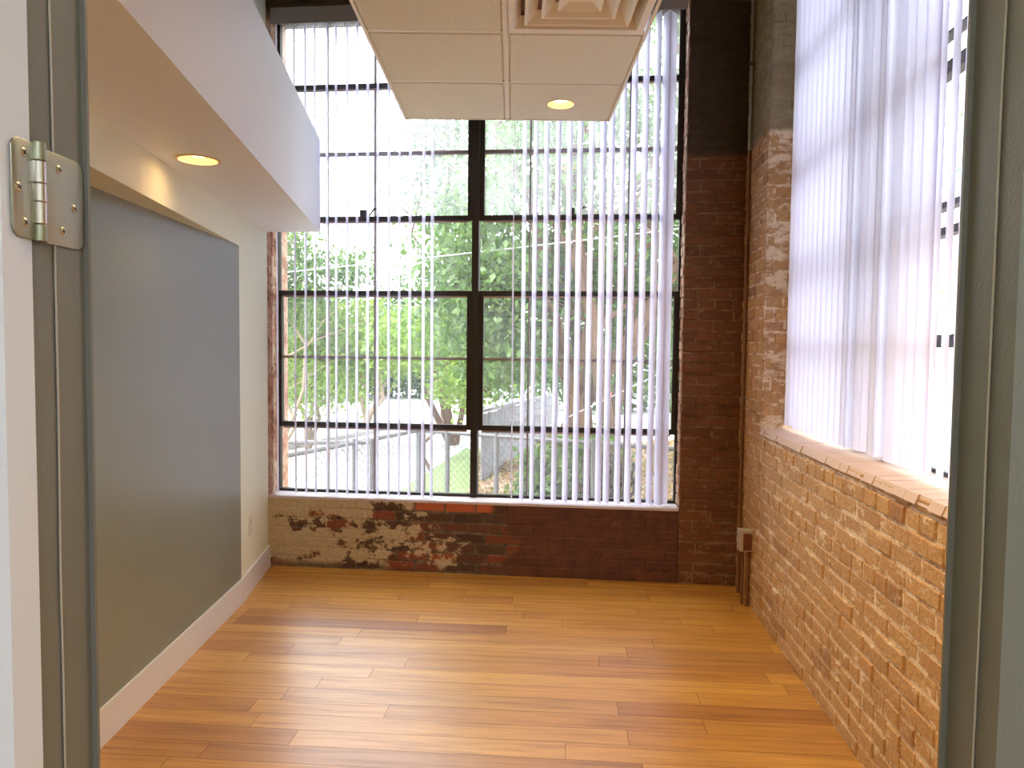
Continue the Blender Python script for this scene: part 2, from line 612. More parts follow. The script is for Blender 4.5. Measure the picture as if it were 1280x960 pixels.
# keep only what lies inside the room walls (plank rows run under the walls)
mb.box(-2.4, 2.3, -3.2, 5.05, -.12, -.0015, 1)
struct(obj('floor', mb, [M_floor, M_sub], angle=0))
# hall floor in front of the doorway is the same boards
mb = MB()
for i in range(26):
    mb.box(-2.3, 2.2, -3.1 + i * .113, -3.1 + i * .113 + .1122, -.0012, .0003)
# (hall boards stop at the room boards)
struct(obj('floor', mb, M_floor, angle=0))


# ------------------------------------------------------------------ bricks
def bricks(mb, fr, a0, a1, z0, z1, b=0.0, mi=0, side=-1, course=.0672, blen=.203, j=.0075, prot=.005, seed=1, bond=2):
    """front faces of bricks on the plane b of the frame; side=-1: they face -b"""
    rn = random.Random(seed)
    z = z0
    rw = 0
    while z < z1 - .012:
        zt = min(z + course, z1)
        a = a0 - (blen + j) * (.5 if (rw + bond) % 2 else 0) - rn.uniform(0, .02)
        header = rn.random() < .16
        while a < a1 - .012:
            ln = (blen if not header else blen * .48) * rn.uniform(.94, 1.05)
            s0, s1 = max(a, a0) + j / 2, min(a + ln + j, a1) - j / 2
            if s1 - s0 > .015 and zt - z > .02:
                d = prot + rn.uniform(-.0035, .0045)
                c = .0035
                q0, q1 = z + j / 2 + rn.uniform(-.001, .0015), zt - j / 2 + rn.uniform(-.0015, .001)
                bo = b - side * .010
                bi = b + side * (d - prot)
                jj = [rn.uniform(0, .0042) for _ in range(8)]
                mb.add([fr(s0, bo, q0), fr(s1, bo, q0), fr(s1, bo, q1), fr(s0, bo, q1),
                        fr(s0 + jj[0], bi - side * c, q0 + jj[1]), fr(s1 - jj[2], bi - side * c, q0 + jj[3]), fr(s1 - jj[4], bi - side * c, q1 - jj[5]), fr(s0 + jj[6], bi - side * c, q1 - jj[7]),
                        fr(s0 + c + jj[0], bi, q0 + c + jj[1]), fr(s1 - c - jj[2], bi, q0 + c + jj[3]), fr(s1 - c - jj[4], bi, q1 - c - jj[5]), fr(s0 + c + jj[6], bi, q1 - c - jj[7])],
                       [(0, 1, 5, 4), (1, 2, 6, 5), (2, 3, 7, 6), (3, 0, 4, 7), (4, 5, 9, 8), (5, 6, 10, 9), (6, 7, 11, 10), (7, 4, 8, 11), (8, 9, 10, 11)] if side < 0 else
                       [(0, 4, 5, 1), (1, 5, 6, 2), (2, 6, 7, 3), (3, 7, 4, 0), (4, 8, 9, 5), (5, 9, 10, 6), (6, 10, 11, 7), (7, 11, 8, 4), (8, 11, 10, 9)], mi)
            a += ln + j
        z += course
        rw += 1


T = .34
# back wall: lower part, right pier, top part, left reveal
mb = MB()
mt = .004   # mortar set back from the brick faces
mb.fbox(BK, -.02, WIN_U1, mt, T, 0, .470, 1)
bricks(mb, BK, 0, WIN_U1, .004, .474, 0, 0, seed=3, course=.0672, blen=.196)
mb.fbox(BK, WIN_U1 + .004, BW + .35, mt, T, 0, HC, 3)
bricks(mb, BK, WIN_U1, BW + .01, .004, HC, 0, 2, seed=4)
mb.fbox(BK, -.02, WIN_U1 + .004, mt, T, 3.72, HC, 3)
bricks(mb, BK, 0, WIN_U1, 3.722, HC, 0, 2, seed=5)
# left reveal (faces right) and right reveal (faces left)
mb.fbox(BK, -.30, -.004, .0, T, 0, HC, 4)
RVL = frame(BK(-.0, .16, 0)[:2], (-BK.n.x, -BK.n.y))
bricks(mb, RVL, 0, .16, .49, 3.72, 0, 4, side=1, seed=6, blen=.095)
RVR = frame(BK(WIN_U1, .0, 0)[:2], (BK.n.x, BK.n.y))
bricks(mb, RVR, 0, .17, .49, 3.72, 0, 4, side=1, seed=7, blen=.095)
back = struct(obj('wall_back', mb, [M_brL, M_moL, M_brP, M_moP, M_rev], angle=0))
# sill slab of the back window
mb = MB()
rn = random.Random(8)
n = 40
for i in range(n):
    a0, a1 = WIN_U1 * i / n, WIN_U1 * (i + 1) / n
    f0 = -.004 + rn.uniform(-.003, .003)
    mb.fbox(BK, a0, a1, f0, .24, .468, .4835 + rn.uniform(-.001, .001))
obj('window_sill', mb, M_sill, back, angle=0)

# right wall: pier before the window, wall under it, wall after it, part above
mb = MB()
RA0 = -.47
RA1 = 3.42


def rwall(a0, a1, z0, z1, seed):
    mb.fbox(RW, a0, a1, mt, T, z0, z1, 1)
    bricks(mb, RW, a0, a1, z0 + .003, z1, 0, 0, seed=seed, side=-1)


rwall(RA0, RO0, 0, HC, 11)
rwall(RO0, RO1, 0, RZ0, 12)
rwall(RO1, RA1, 0, HC, 13)
rwall(RO0, RO1, 3.72, HC, 14)
RV2 = frame(RW(RO0, 0, 0)[:2], (RW.n.x, RW.n.y))     # far reveal, faces the doorway
bricks(mb, RV2, 0, .25, RZ0 + .004, 3.72, 0, 0, side=-1, seed=15, blen=.11)
mb.fbox(RW, RO0 - .02, RO0 - .002, .0, T, RZ0, 3.72, 1)
right = struct(obj('wall_right', mb, [M_brR, M_moR], angle=0))
mb = MB()
rn = random.Random(9)
n = 26
for i in range(n):      # rowlock sill bricks, worn smooth
    a0, a1 = RO0 + (RO1 - RO0) * i / n, RO0 + (RO1 - RO0) * (i + 1) / n
    z = RZ0 + .004 + rn.uniform(-.0015, .0015)
    f0 = -.010 + rn.uniform(-.004, .004)
    gq = .0003
    mb.hexa([RW(a0 + gq, f0, z - .03), RW(a1 - gq, f0, z - .03), RW(a1 - gq, .26, z - .03), RW(a0 + gq, .26, z - .03),
             RW(a0 + gq, f0 + .012, z), RW(a1 - gq, f0 + .012, z), RW(a1 - gq, .26, z + .012), RW(a0 + gq, .26, z + .012)])
obj('window_sill', mb, M_silR, right, angle=0)

# ------------------------------------------------------------------ left wall with the recessed grey field
dUW = Vector((.294, -2.543)).normalized()
LU = frame(A, dUW)                      # a towards the doorway, b = room side is +n? (n = left of d)
# n of (.115,-.993) is (.993,.115): towards the room
aend = (4.846 - YN) / .9934
LIP = 2.065
mb = MB()
mb.fbox(LU, 0, aend, -.55, 0, LIP, HC)                     # white wall above the recess
a_p1 = (Vector(P1) - Vector(A)).dot(dUW)
mb.fbox(LU, 0, a_p1, -.55, 0, 0, LIP)                      # white strip beside the window
left = struct(obj('wall_left', mb, M_white, angle=0))
GR = frame(P1, (.0409, -1.504))
gend = (P1[1] - YN)
mb = MB()
mb.fbox(GR, .0, gend + .02, -.30, 0, 0, LIP)
obj('accent_wall', mb, M_grey, left, angle=0)['label'] = 'matt grey recessed wall field'
mb = MB()
for fr, a0, a1 in ((LU, 0, a_p1 + .001), (GR, 0, gend)):
    mb.hexa([fr(a0, -.002, 0), fr(a1, -.002, 0), fr(a1, .014, 0), fr(a0, .014, 0), fr(a0, -.002, .14), fr(a1, -.002, .14), fr(a1, .010, .14), fr(a0, .010, .14)])
struct(obj('baseboard_left', mb, M_base, angle=0))

# soffit box along the left wall
mb = MB()
sof = [(-1.26, 4.735), (-1.622, 4.757), (-1.20 - .35, 1.5), (-1.50, YN), (-.757, YN)]
far = Vector((-1.26, 4.735)); dS = (Vector((-.858, 1.591)) - far).normalized()
nearp = far + dS * ((far.y - YN) / -dS.y)
wl = LU(.10, -.01, 0); wn = LU(aend, -.01, 0)
mb.prism([(far.x, far.y), (wl[0], wl[1]), (wn[0], wn[1]), (nearp.x, nearp.y)], 2.24, 2.835)
struct(obj('soffit', mb, M_box, angle=0), 'long white boxed soffit running along the left wall to the window', 'soffit')

# ------------------------------------------------------------------ doorway wall, jambs, hall shell
DW = frame((0, .6215), (1, -.034))       # a right, b into the room
DH = 2.06
mb = MB()
hl, hr = -.434, .434
for a0, a1 in ((-2.2, hl), (hr, 2.1)):
    mb.fbox(DW, a0, a1, .012, .068, 0, HC)
mb.fbox(DW, hl, hr, .012, .068, DH + .02, HC)
struct(obj('wall_front', mb, M_white, angle=0))
fr_ = struct(obj('trim_1', (lambda m: (m.fbox(DW, hl, hr, 0, .0725, DH, DH + .02), m)[1])(MB()), M_jamb, angle=0), 'painted grey door frame head across the doorway')


def jamb(s, name, label):
    mb = MB()
    x = .420 * s
    a0, a1 = sorted((x, x + .02 * s))
    mb.fbox(DW, a0, a1, .0265, .0725, 0, DH)              # jamb board
    b0, b1 = sorted((x + .0008 * s, x + .075 * s))
    mb.fbox(DW, b0, b1, -.004, .0255, 0, DH)             # casing edge on the hall side
    root = struct(obj(name, mb, M_jamb, angle=0), label)
    mb = MB()
    pts = [DW(x - .0004 * s, .026 + .0006 * math.sin(zz * 9) + .0004 * math.sin(zz * 23), zz) for zz in np.linspace(.01, DH - .01, 60)]
    mb.tube(pts, .0010, 5)
    obj('caulk_line', mb, M_caulk, root)
    mb = MB()
    c0, c1 = sorted((x, x - .005 * s))
    mb.fbox(DW, c0, c1, .0692, .073, 0, DH)
    obj('door_stop', mb, M_jamb, root, angle=0)
    return root


jamb(-1, 'trim_2', 'dark grey painted door jamb at the left edge carrying the hinge')
jamb(1, 'trim_3', 'grey-brown painted door jamb at the right edge of the view')

# open door, folded back flat against the hall side
pin = Vector(DW(-.4135, -.0015, 0)[:2])
mb = MB()
ea = math.radians(3)
ED = frame((pin.x - .0035, pin.y - .006), (-math.sin(ea), -math.cos(ea)))   # along the door edge towards the hall
# door body: thickness .034 along a, extends -b... width .80 to the left
sgn = 1 if ED.n.x < 0 else -1
mb.fbox(ED, 0, .034, 0, .80 * sgn, .012, DH - .01)
dr = struct(obj('door_1', mb, M_door, angle=0), 'white door standing open and folded back at the left edge')
mb = MB()
for a_, tz in ((.0, .02), (.0, 1.05)):
    pass
mb.fbox(ED, .034, .0385, .10 * sgn, .70 * sgn, .20, .85)
mb.fbox(ED, .034, .0385, .10 * sgn, .70 * sgn, 1.02, 1.90)
obj('door_panel', mb, M_door, dr, angle=0)

# hinge: two rounded leaves, five knuckles, pin, screws
hz0, hz1 = 1.589, 1.672
HR = empty('door_hinge', (pin.x, pin.y, hz0), 'brushed nickel door hinge with rounded corners screwed to the grey left jamb', 'hinge')


def leaf_plate(fr, ln, b0, b1, name, parent, rc=.0135):
    """rounded plate: a from 0..ln, z hz0..hz1, thickness b0..b1"""
    pts = [(0, hz0), (ln - rc, hz0)]
    for k in range(1, 8):
        t = -PI / 2 + (PI / 2) * k / 7
        pts.append((ln - rc + rc * math.cos(t), hz0 + rc + rc * math.sin(t)))
    for k in range(0, 8):
        t = (PI / 2) * k / 7
        pts.append((ln - rc + rc * math.cos(t), hz1 - rc + rc * math.sin(t)))
    pts.append((0, hz1))
    mb = MB()
    n = len(pts)
    bv = .0004 if b1 > b0 else -.0004
    ca, cz = ln / 2, (hz0 + hz1) / 2
    ring = lambda b, sh: [fr(a + (ca - a) * sh, b, z + (cz - z) * sh) for a, z in pts]
    vs = ring(b0, 0) + ring(b1 - bv, 0) + ring(b1, .02)
    fs = [tuple(range(n))[::-1], tuple(range(2 * n, 3 * n))]
    for q in (0, n):
        fs += [(q + i, q + (i + 1) % n, q + n + (i + 1) % n, q + n + i) for i in range(n)]
    mb.add(vs, fs)
    return obj(name, mb, M_nickel, parent, angle=40)


def screw(fr, a, z, b, outward, parent):
    mb = MB()
    q = Vector(fr(a, b, z))
    nrm = Vector((fr.n.x, fr.n.y, 0)) * outward
    ax = Vector((fr.d.x, fr.d.y, 0)); az = Vector((0, 0, 1))
    vs = []
    nn = 20
    for rr, h in ((.0039, -.0002), (.0039, .0003), (.0030, .0009), (0.0012, .0011)):
        for k in range(nn):
            t = 2 * PI * k / nn
            vs.append(q + nrm * h + (ax * math.cos(t) + az * math.sin(t)) * rr)
    fs = []
    for i in range(3):
        for k in range(nn):
            k2 = (k + 1) % nn
            fs.append((i * nn + k, i * nn + k2, (i + 1) * nn + k2, (i + 1) * nn + k))
    fs.append(tuple(3 * nn + k for k in range(nn)))
    mb.add(vs, fs, 0)
    rot = (a * 391 + z * 77) % 1.5
    for t in (rot, rot + PI / 2):
        d1 = ax * math.cos(t) + az * math.sin(t)
        d2 = -ax * math.sin(t) + az * math.cos(t)
        c = q + nrm * .0008
        qs = []
        for hz in (0, .0006):
            for s1, s2 in ((-1, -1), (1, -1), (1, 1), (-1, 1)):
                qs.append(c + nrm * hz + d1 * (.0022 * s1) + d2 * (.00045 * s2))
        mb.hexa(qs, 1)
    return obj('screw', mb, [M_screw, M_dark], parent, angle=40)


JL = frame(DW(-.4196, .002, 0)[:2], (DW.n.x, DW.n.y))        # a into the room; b is left of that = -x side
ib = -1 if JL.n.x > 0 else 1
rootn = -1 if JL.n.x < 0 else 1                               # sign of b that points to +x (visible side)
lj = leaf_plate(JL, .0665, 0, .0016 * rootn, 'jamb_leaf', HR)
for a, z in ((.030, hz1 - .014), (.051, (hz0 + hz1) / 2 - .004), (.0335, hz0 + .014)):
    screw(JL, a, z, .0016 * rootn, rootn, lj)
DL = frame((pin.x - .0030, pin.y - .004), (-math.sin(ea), -math.cos(ea)))
rd = 1 if DL.n.x > 0 else -1
ld = leaf_plate(DL, .0265, 0, .0016 * rd, 'door_leaf', HR, .010)
for a, z in ((.012, hz1 - .011), (.019, (hz0 + hz1) / 2), (.012, hz0 + .013)):
    screw(DL, a, z, .0016 * rd, rd, ld)
zs = [hz0 - .001 + (hz1 - hz0 + .003) * q_ for q_ in (0, .175, .40, .585, .81, 1)]
for i in range(5):
    mb = MB()
    a, b = zs[i] + .0003, zs[i + 1] - .0003
    mb.lathe((pin.x, pin.y, 0), [(.0001, a), (.0052, a), (.0057, a + .0005), (.0057, b - .0005), (.0052, b), (.0001, b)], 28)
    obj('knuckle', mb, M_nickel if i in (0, 4) else M_pin, HR, angle=40)

# hall shell around the camera
mb = MB()
mb.box(-2.3, -1.25, -3.1, .60, -.001, HC) if 0 else None
mb.box(-1.50, -1.40, -3.0, .56, 0, 2.75)
struct(obj('wall_hall_left', mb, M_white, angle=0))
mb = MB(); mb.box(1.40, 1.50, -3.0, .56, 0, 2.75)
struct(obj('wall_hall_right', mb, M_white, angle=0))
mb = MB(); mb.box(-1.50, 1.50, -3.1, -3.0, 0, 2.75)
struct(obj('wall_hall_rear', mb, M_white, angle=0))
mb = MB(); mb.box(-1.50, 1.50, -3.1, .68, 2.75, 2.85)
struct(obj('ceiling_hall', mb, M_white, angle=0))
# unseen glowing panel added behind the camera for cool light on the door
M_fill_lens = plain('added_fill_lens', (.9, .9, .9), .6, emis=(.72, .78, 1.0), estr=4)
mb = MB(); mb.box(-.30, .90, -1.6, -1.0, 2.70, 2.745)
tf = tag(obj('added_fill_panel', mb, plain('added_fill_enamel', (.8, .8, .8), .4), angle=0), 'added glowing ceiling panel in the hall, a cool fill for the door', 'light')
mb = MB(); mb.box(-.27, .87, -1.57, -1.03, 2.696, 2.701)
obj('lens', mb, M_fill_lens, tf, angle=0)

# ------------------------------------------------------------------ roof deck and joists
mb = MB(); mb.box(-2.3, 2.2, .5, 5.3, HC, HC + .12)
struct(obj('ceiling', mb, M_deck, angle=0))
for i in range(4):
    mb = MB(); y = 1.2 + i * 1.02
    mb.box(-1.9, 1.75, y - .05, y + .05, HC - .22, HC)
    struct(obj('ceiling_joist', mb, M_deck, angle=0))


# ------------------------------------------------------------------ steel windows
def bar(mb, fr, a0, a1, b0, b1, z0, z1, mi=0):
    mb.fbox(fr, a0, a1, b0, b1, z0, z1, mi)


W1 = struct(D.objects.new('window_1', None), 'tall dark steel multi-pane window filling the back wall')
COL.objects.link(W1)
W1.location = BK(WIN_U1 / 2, .18, Z0)
fb0, fb1 = .160, .205
mb = MB()
bar(mb, BK, 0, .012, fb0, fb1, Z0, Z1)
bar(mb, BK, WIN_U1 - .014, WIN_U1, fb0, fb1, Z0, Z1)
bar(mb, BK, 0, WIN_U1, fb0, fb1, Z0 - .003, Z0 + .014)
bar(mb, BK, 0, WIN_U1, fb0, fb1, Z1 - .02, Z1 + .02)
obj('outer_frame', mb, M_iron, W1, angle=0)
mb = MB()
bar(mb, BK, 1.362, 1.408, .135, .22, Z0, Z1)
obj('center_mullion', mb, M_iron, W1, angle=0)
TR = [(.957, .034), (1.863, .034), (2.365, .034), (3.25, .034)]
TH = [(1.42, .012), (2.80, .018)]
units = ((.012, 1.362, (.355, .688, 1.019)), (1.408, WIN_U1 - .014, (1.746, 2.068, 2.392)))
for ui, (ua, ub, mun) in enumerate(units):
    mb = MB()
    for z, h in TR:
        bar(mb, BK, ua, ub, .158, .20, z - h / 2, z + h / 2)
    obj('transom', mb, M_iron, W1, angle=0)
    mb = MB()
    for z, h in TR:
        bar(mb, BK, ua + .03, ub - .03, .1585, .17, z - h / 2 - .012, z - h / 2 + .0005)
    for z, h in TH:
        bar(mb, BK, ua, ub, .166, .185, z + h / 2, z + h / 2 + .006)
    obj('putty_line', mb, M_putty, W1, angle=0)
    mb = MB()
    for u in mun:
        bar(mb, BK, u - .006, u + .006, .168, .195, Z0, Z1)
    for z, h in TH:
        bar(mb, BK, ua, ub, .167, .196, z - h / 2, z + h / 2)
    obj('glazing_bars', mb, M_bar, W1, angle=0)
    # sash frames: heavy stiles in the rows above 2.365 and between .957 and 1.863
    for z0, z1 in ((.957, 1.863), (2.365, 3.25), (3.25, Z1 - .02)):
        mb = MB()
        bar(mb, BK, ua, ua + .033 if ui == 1 else ua + .020, .152, .19, z0, z1)
        bar(mb, BK, ub - (.033 if ui == 0 else .026), ub, .152, .19, z0, z1)
        obj('sash_frame', mb, M_iron, W1, angle=0)
    mb = MB(); bar(mb, BK, ua, ub, .178, .182, Z0, 2.36)
    obj('glass', mb, M_glass, W1, angle=0)
    mb = MB(); bar(mb, BK, ua, ub, .178, .182, 2.37, Z1)
    obj('upper_glass', mb, M_glassd, W1, angle=0)['label'] = 'grimy streaked upper glass'
    # pivot-sash latch on the middle transom
    uc = .62 if ui == 0 else 2.02
    mb = MB()
    bar(mb, BK, uc - .025, uc + .022, .130, .160, 2.372, 2.42)
    mb.tube([BK(uc + .035, .15, 2.385), BK(uc + .055, .13, 2.40), BK(uc + .085, .11, 2.425), BK(uc + .10, .11, 2.418)], [.006, .006, .007, .004], 8)
    obj('latch', mb, M_iron, W1)

W2 = struct(D.objects.new('window_2', None), 'tall dark steel multi-pane window in the right brick wall behind closed blinds')
COL.objects.link(W2)
W2.location = RW((RO0 + RO1) / 2, .24, RZ0)
mb = MB()
bar(mb, RW, RO0, RO0 + .025, .215, .26, RZ0, Z1)
bar(mb, RW, RO1 - .025, RO1, .215, .26, RZ0, Z1)
bar(mb, RW, RO0, RO1, .215, .26, RZ0, RZ0 + .03)
bar(mb, RW, RO0, RO1, .215, .26, Z1 - .02, Z1 + .02)
obj('outer_frame', mb, M_iron, W2, angle=0)
mb = MB()
bar(mb, RW, .905, 1.03, .185, .27, RZ0, Z1)
bar(mb, RW, 1.195, 1.315, .185, .27, RZ0, Z1)  # second post added unseen behind the blind to darken one vane
obj('center_mullion', mb, M_iron, W2, angle=0)
mb = MB()
for z, h in ((1.54, .045), (2.48, .045), (3.05, .045), (2.01, .022), (1.92, .028), (2.60, .010)):
    bar(mb, RW, RO0, RO1, .205, .25, z - h / 2, z + h / 2)
obj('transom', mb, M_iron, W2, angle=0)
mb = MB()
for u in (.33, .62, 1.40, 1.80):
    bar(mb, RW, u - .006, u + .006, .225, .25, RZ0, Z1)
obj('glazing_bars', mb, M_iron, W2, angle=0)
mb = MB(); bar(mb, RW, RO0, RO1, .236, .240, RZ0, Z1)
obj('glass', mb, M_glass, W2, angle=0)


# ------------------------------------------------------------------ vertical blinds
def slat_mesh(wd, z0, z1, sag=.0036, mt_=None):
    """a gently curved vinyl vane, local: x along its width, z up from 0"""
    n = 8
    mb = MB()
    t = .0009
    fr_pts = []
    for k in range(n + 1):
        x = wd * (k / n - .5)
        y = sag * (1 - (2 * k / n - 1) ** 2)
        fr_pts.append((x, y))
    h = z1 - z0
    vs = []
    for (x, y) in fr_pts:
        vs += [(x, y, 0), (x, y, h)]
    for (x, y) in fr_pts:
        vs += [(x, y + t, 0), (x, y + t, h)]
    o = 2 * (n + 1)
    fs = []
    for k in range(n):
        a = 2 * k
        fs += [(a, a + 2, a + 3, a + 1), (o + a, o + a + 1, o + a + 3, o + a + 2), (a, o + a, o + a + 2, a + 2), (a + 1, a + 3, o + a + 3, o + a + 1)]
    fs += [(0, 1, o + 1, o), (2 * n, o + 2 * n, o + 2 * n + 1, 2 * n + 1)]
    me = D.meshes.new('slat')
    me.from_pydata(vs, [], fs)
    me.materials.append(mt_ or M_slat)
    me.polygons.foreach_set('use_smooth', [True] * len(me.polygons))
    me.set_sharp_from_angle(angle=math.radians(35))
    return me


def add_slat(me, root, pos, ang, tilt=0):
    o = D.objects.new('slat', me)
    COL.objects.link(o)
    o.parent = root
    o.location = Vector(pos) - root.location
    o.rotation_euler = (tilt, 0, ang)
    return o


rn = random.Random(2)
V1 = empty('vertical_blind', BK(WIN_U1 / 2, .06, .5), 'open white vertical blind hanging across the tall window in the back wall', 'blind')
mb = MB()
mb.fbox(BK, .022, WIN_U1 - .012, .025, .075, 3.64, 3.705)
mb.fbox(BK, .022, WIN_U1 - .012, .018, .025, 3.615, 3.72)
obj('headrail', mb, M_rail, V1, angle=0)
me1 = slat_mesh(.089, .497, 3.62)
sl_left = [.042, .169, .242, .309, .392, .456, .531, .597, .672, .741, .817, .888, .959, 1.051, 1.111]
sl_right = [1.718, 1.786, 1.859, 1.932, 2.005, 2.072, 2.145, 2.222, 2.273, 2.345, 2.411, 2.482, 2.553]
for u in sl_left + sl_right:
    q = BK(u, .062, .497)
    ray = math.degrees(math.atan2(q[0], q[1]))
    px = 640 + 900 * q[0] / q[1]
    wpx = np.interp(px, [350, 470, 540, 654, 720, 816], [2.0, 3.2, 3.8, 5.0, 6.6, 8.0]) * rn.uniform(.92, 1.08)
    if u in (.888, .741):
        wpx *= .8
    delta = math.degrees(math.asin(wpx * q[1] / (900 * .089)))
    d = ray - delta                     # heading from +Y, clockwise positive (towards +x)
    ang = PI / 2 - math.radians(d)
    add_slat(me1, V1, q, ang, rn.uniform(-.0008, .0008))
for u, d in ((2.606, -20), (2.648, 42)):        # vanes bunched at the right end
    q = BK(u, .062, .497)
    add_slat(me1, V1, q, PI / 2 - math.radians(d))
mb = MB()
mb.tube([BK(1.652, .022, zz) for zz in (3.62, 2.8, 2.32)], .0025, 6)
mb.tube([BK(1.652, .020, 2.33), BK(1.652, .008, 2.345), BK(1.655, -.002, 2.32), BK(1.652, .004, 2.28)], .002, 6)
mb.tube([BK(1.652 + .006 * (2.3 - zz) / 1.8, .010, zz) for zz in (2.31, 1.4, .52)], .0048, 8)
obj('wand', mb, M_slat, V1)

V2 = empty('vertical_blind', RW((RO0 + RO1) / 2, .13, 1.09), 'nearly closed white vertical blind over the window in the right brick wall', 'blind')
mb = MB()
mb.fbox(RW, RO0 + .01, RO1 - .01, .095, .145, 3.64, 3.705)
obj('headrail', mb, M_rail, V2, angle=0)
me2 = slat_mesh(.089, 1.09, 3.63, .0055, M_slat2)
u = RO0 + .045
k = 0
special = {.97: 64, 1.255: 66}
us = []
while u < RO1 - .03:
    us.append(u)
    u += .0745
for i, u in enumerate(us):
    d = -3 + rn.uniform(-1.3, 1.3)
    if abs(u - .965) < .037 or abs(u - 1.262) < .037:
        d = 66
    if u > 1.60:
        d = 18.5 + rn.uniform(-1, 1)
    zt = rn.uniform(-.006, .004)
    q = RW(u, .13, 1.09 + zt)
    add_slat(me2, V2, q, PI / 2 - math.radians(d), rn.uniform(-.001, .001))

# ------------------------------------------------------------------ suspended ceiling panel
CX, CW, CY1, CY0, CZ = -.045, .615, 4.405, 1.36, 2.870
SC = empty('suspended_ceiling', (CX, (CY0 + CY1) / 2, CZ), 'hanging two-tile-wide acoustic tile ceiling panel in front of the window', 'ceiling panel')
rows = [4.405, 3.795, 3.205, 2.60, 1.985, CY0]
for i in range(5):
    for sx in (-1, 1):
        if i == 2 and sx == 1:
            continue                       # the air diffuser fills this bay
        y1, y0 = rows[i] - .012, rows[i + 1] + .012
        x0, x1 = (CX - CW + .010, CX - .012) if sx < 0 else (CX + .012, CX + CW - .010)
        mb = MB()
        mb.box(x0, x1, y0, y1, CZ + .006, CZ + .022)
        mb.box(x0 + .008, x1 - .008, y0 + .008, y1 - .008, CZ - .001, CZ + .0062)
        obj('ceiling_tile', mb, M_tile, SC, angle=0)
mb = MB()
mb.box(CX - .012, CX + .012, CY0, CY1, CZ - .002, CZ + .002)
mb.box(CX - .001, CX + .001, CY0, CY1, CZ + .002, CZ + .035)
obj('main_tee', mb, M_tee, SC, angle=0)
for y in rows[1:-1]:
    mb = MB()
    mb.box(CX - CW + .008, CX + CW - .008, y - .012, y + .012, CZ + .001, CZ + .005)
    obj('cross_tee', mb, M_tee, SC, angle=0)
mb = MB()
t_ = .012
for (x0, x1, y0, y1) in ((CX - CW, CX - CW + t_, CY0, CY1), (CX + CW - t_, CX + CW, CY0, CY1), (CX - CW, CX + CW, CY1 - t_, CY1), (CX - CW, CX + CW, CY0, CY0 + t_)):
    mb.box(x0, x1, y0, y1, CZ - .002, CZ + .002)
for (x0, x1, y0, y1) in ((CX - CW - .002, CX - CW, CY0, CY1), (CX + CW, CX + CW + .002, CY0, CY1), (CX - CW, CX + CW, CY1, CY1 + .002), (CX - CW, CX + CW, CY0 - .002, CY0)):
    mb.box(x0, x1, y0, y1, CZ - .002, CZ + .040)
obj('edge_trim', mb, M_tee, SC, angle=0)
for sx in (-1, 1):
    for y in (1.6, 4.1):
        mb = MB(); mb.tube([(CX + sx * .5, y, CZ + .03), (CX + sx * .5, y, HC)], .0015, 6)
        obj('hanger_wire', mb, M_tile_hang, SC)

# square louvred supply diffuser
dx, dy = CX + .012 + .290, (3.205 + 2.60) / 2
DF = empty('air_diffuser', (dx, dy, CZ), 'square white louvred air diffuser set into the hanging ceiling panel', 'air vent')


def ring(mb, s0, z0, s1, z1, th_=.0):
    a = [(-s0, -s0), (s0, -s0), (s0, s0), (-s0, s0)]
    b = [(-s1, -s1), (s1, -s1), (s1, s1), (-s1, s1)]
    vs = [(dx + x, dy + y, z0) for x, y in a] + [(dx + x, dy + y, z1) for x, y in b]
    mb.add(vs, [(i, (i + 1) % 4, 4 + (i + 1) % 4, 4 + i) for i in range(4)])


mb = MB()
ring(mb, .292, CZ - .002, .262, CZ - .002)
ring(mb, .292, CZ + .01, .292, CZ - .002)
ring(mb, .262, CZ - .002, .236, CZ + .045)
obj('diffuser_frame', mb, M_vent, DF, angle=0)
for s_ in (.222, .154):
    mb = MB()
    ring(mb, s_, CZ - .003, s_ - .005, CZ - .007)
    ring(mb, s_ - .005, CZ - .007, s_ - .012, CZ - .006)
    ring(mb, s_ - .012, CZ - .006, s_ - .055, CZ + .036)
    ring(mb, s_ - .052, CZ + .039, s_, CZ - .001)
    ring(mb, s_, CZ - .001, s_, CZ - .004)
    obj('louvre', mb, M_vent, DF, angle=0)
mb = MB()
ring(mb, .088, CZ - .004, .080, CZ - .007)
ring(mb, .080, CZ - .007, .045, CZ + .012)
s_ = .045
mb.add([(dx - s_, dy - s_, CZ + .012), (dx + s_, dy - s_, CZ + .012), (dx + s_, dy + s_, CZ + .012), (dx - s_, dy + s_, CZ + .012)], [(0, 1, 2, 3)])
ring(mb, .088, CZ - .001, .088, CZ - .004)
ring(mb, .088, CZ - .001, .050, CZ + .030)
obj('center_cone', mb, M_vent, DF, angle=0)
mb = MB(); mb.lathe((dx, dy - .0, CZ), [(.004, .0115), (.004, .0095), (.0001, .0095)], 12)
obj('screw', mb, M_dark, DF)
mb = MB(); mb.box(dx - .285, dx + .285, dy - .285, dy + .285, CZ + .062, CZ + .068)
for x0, x1, y0, y1 in ((-.285, -.28, -.285, .285), (.28, .285, -.285, .285), (-.285, .285, -.285, -.28), (-.285, .285, .28, .285)):
    mb.box(dx + x0, dx + x1, dy + y0, dy + y1, CZ + .010, CZ + .066)
obj('plenum', mb, plain('plenum_metal', (.30, .16, .12), .6), DF, angle=0)


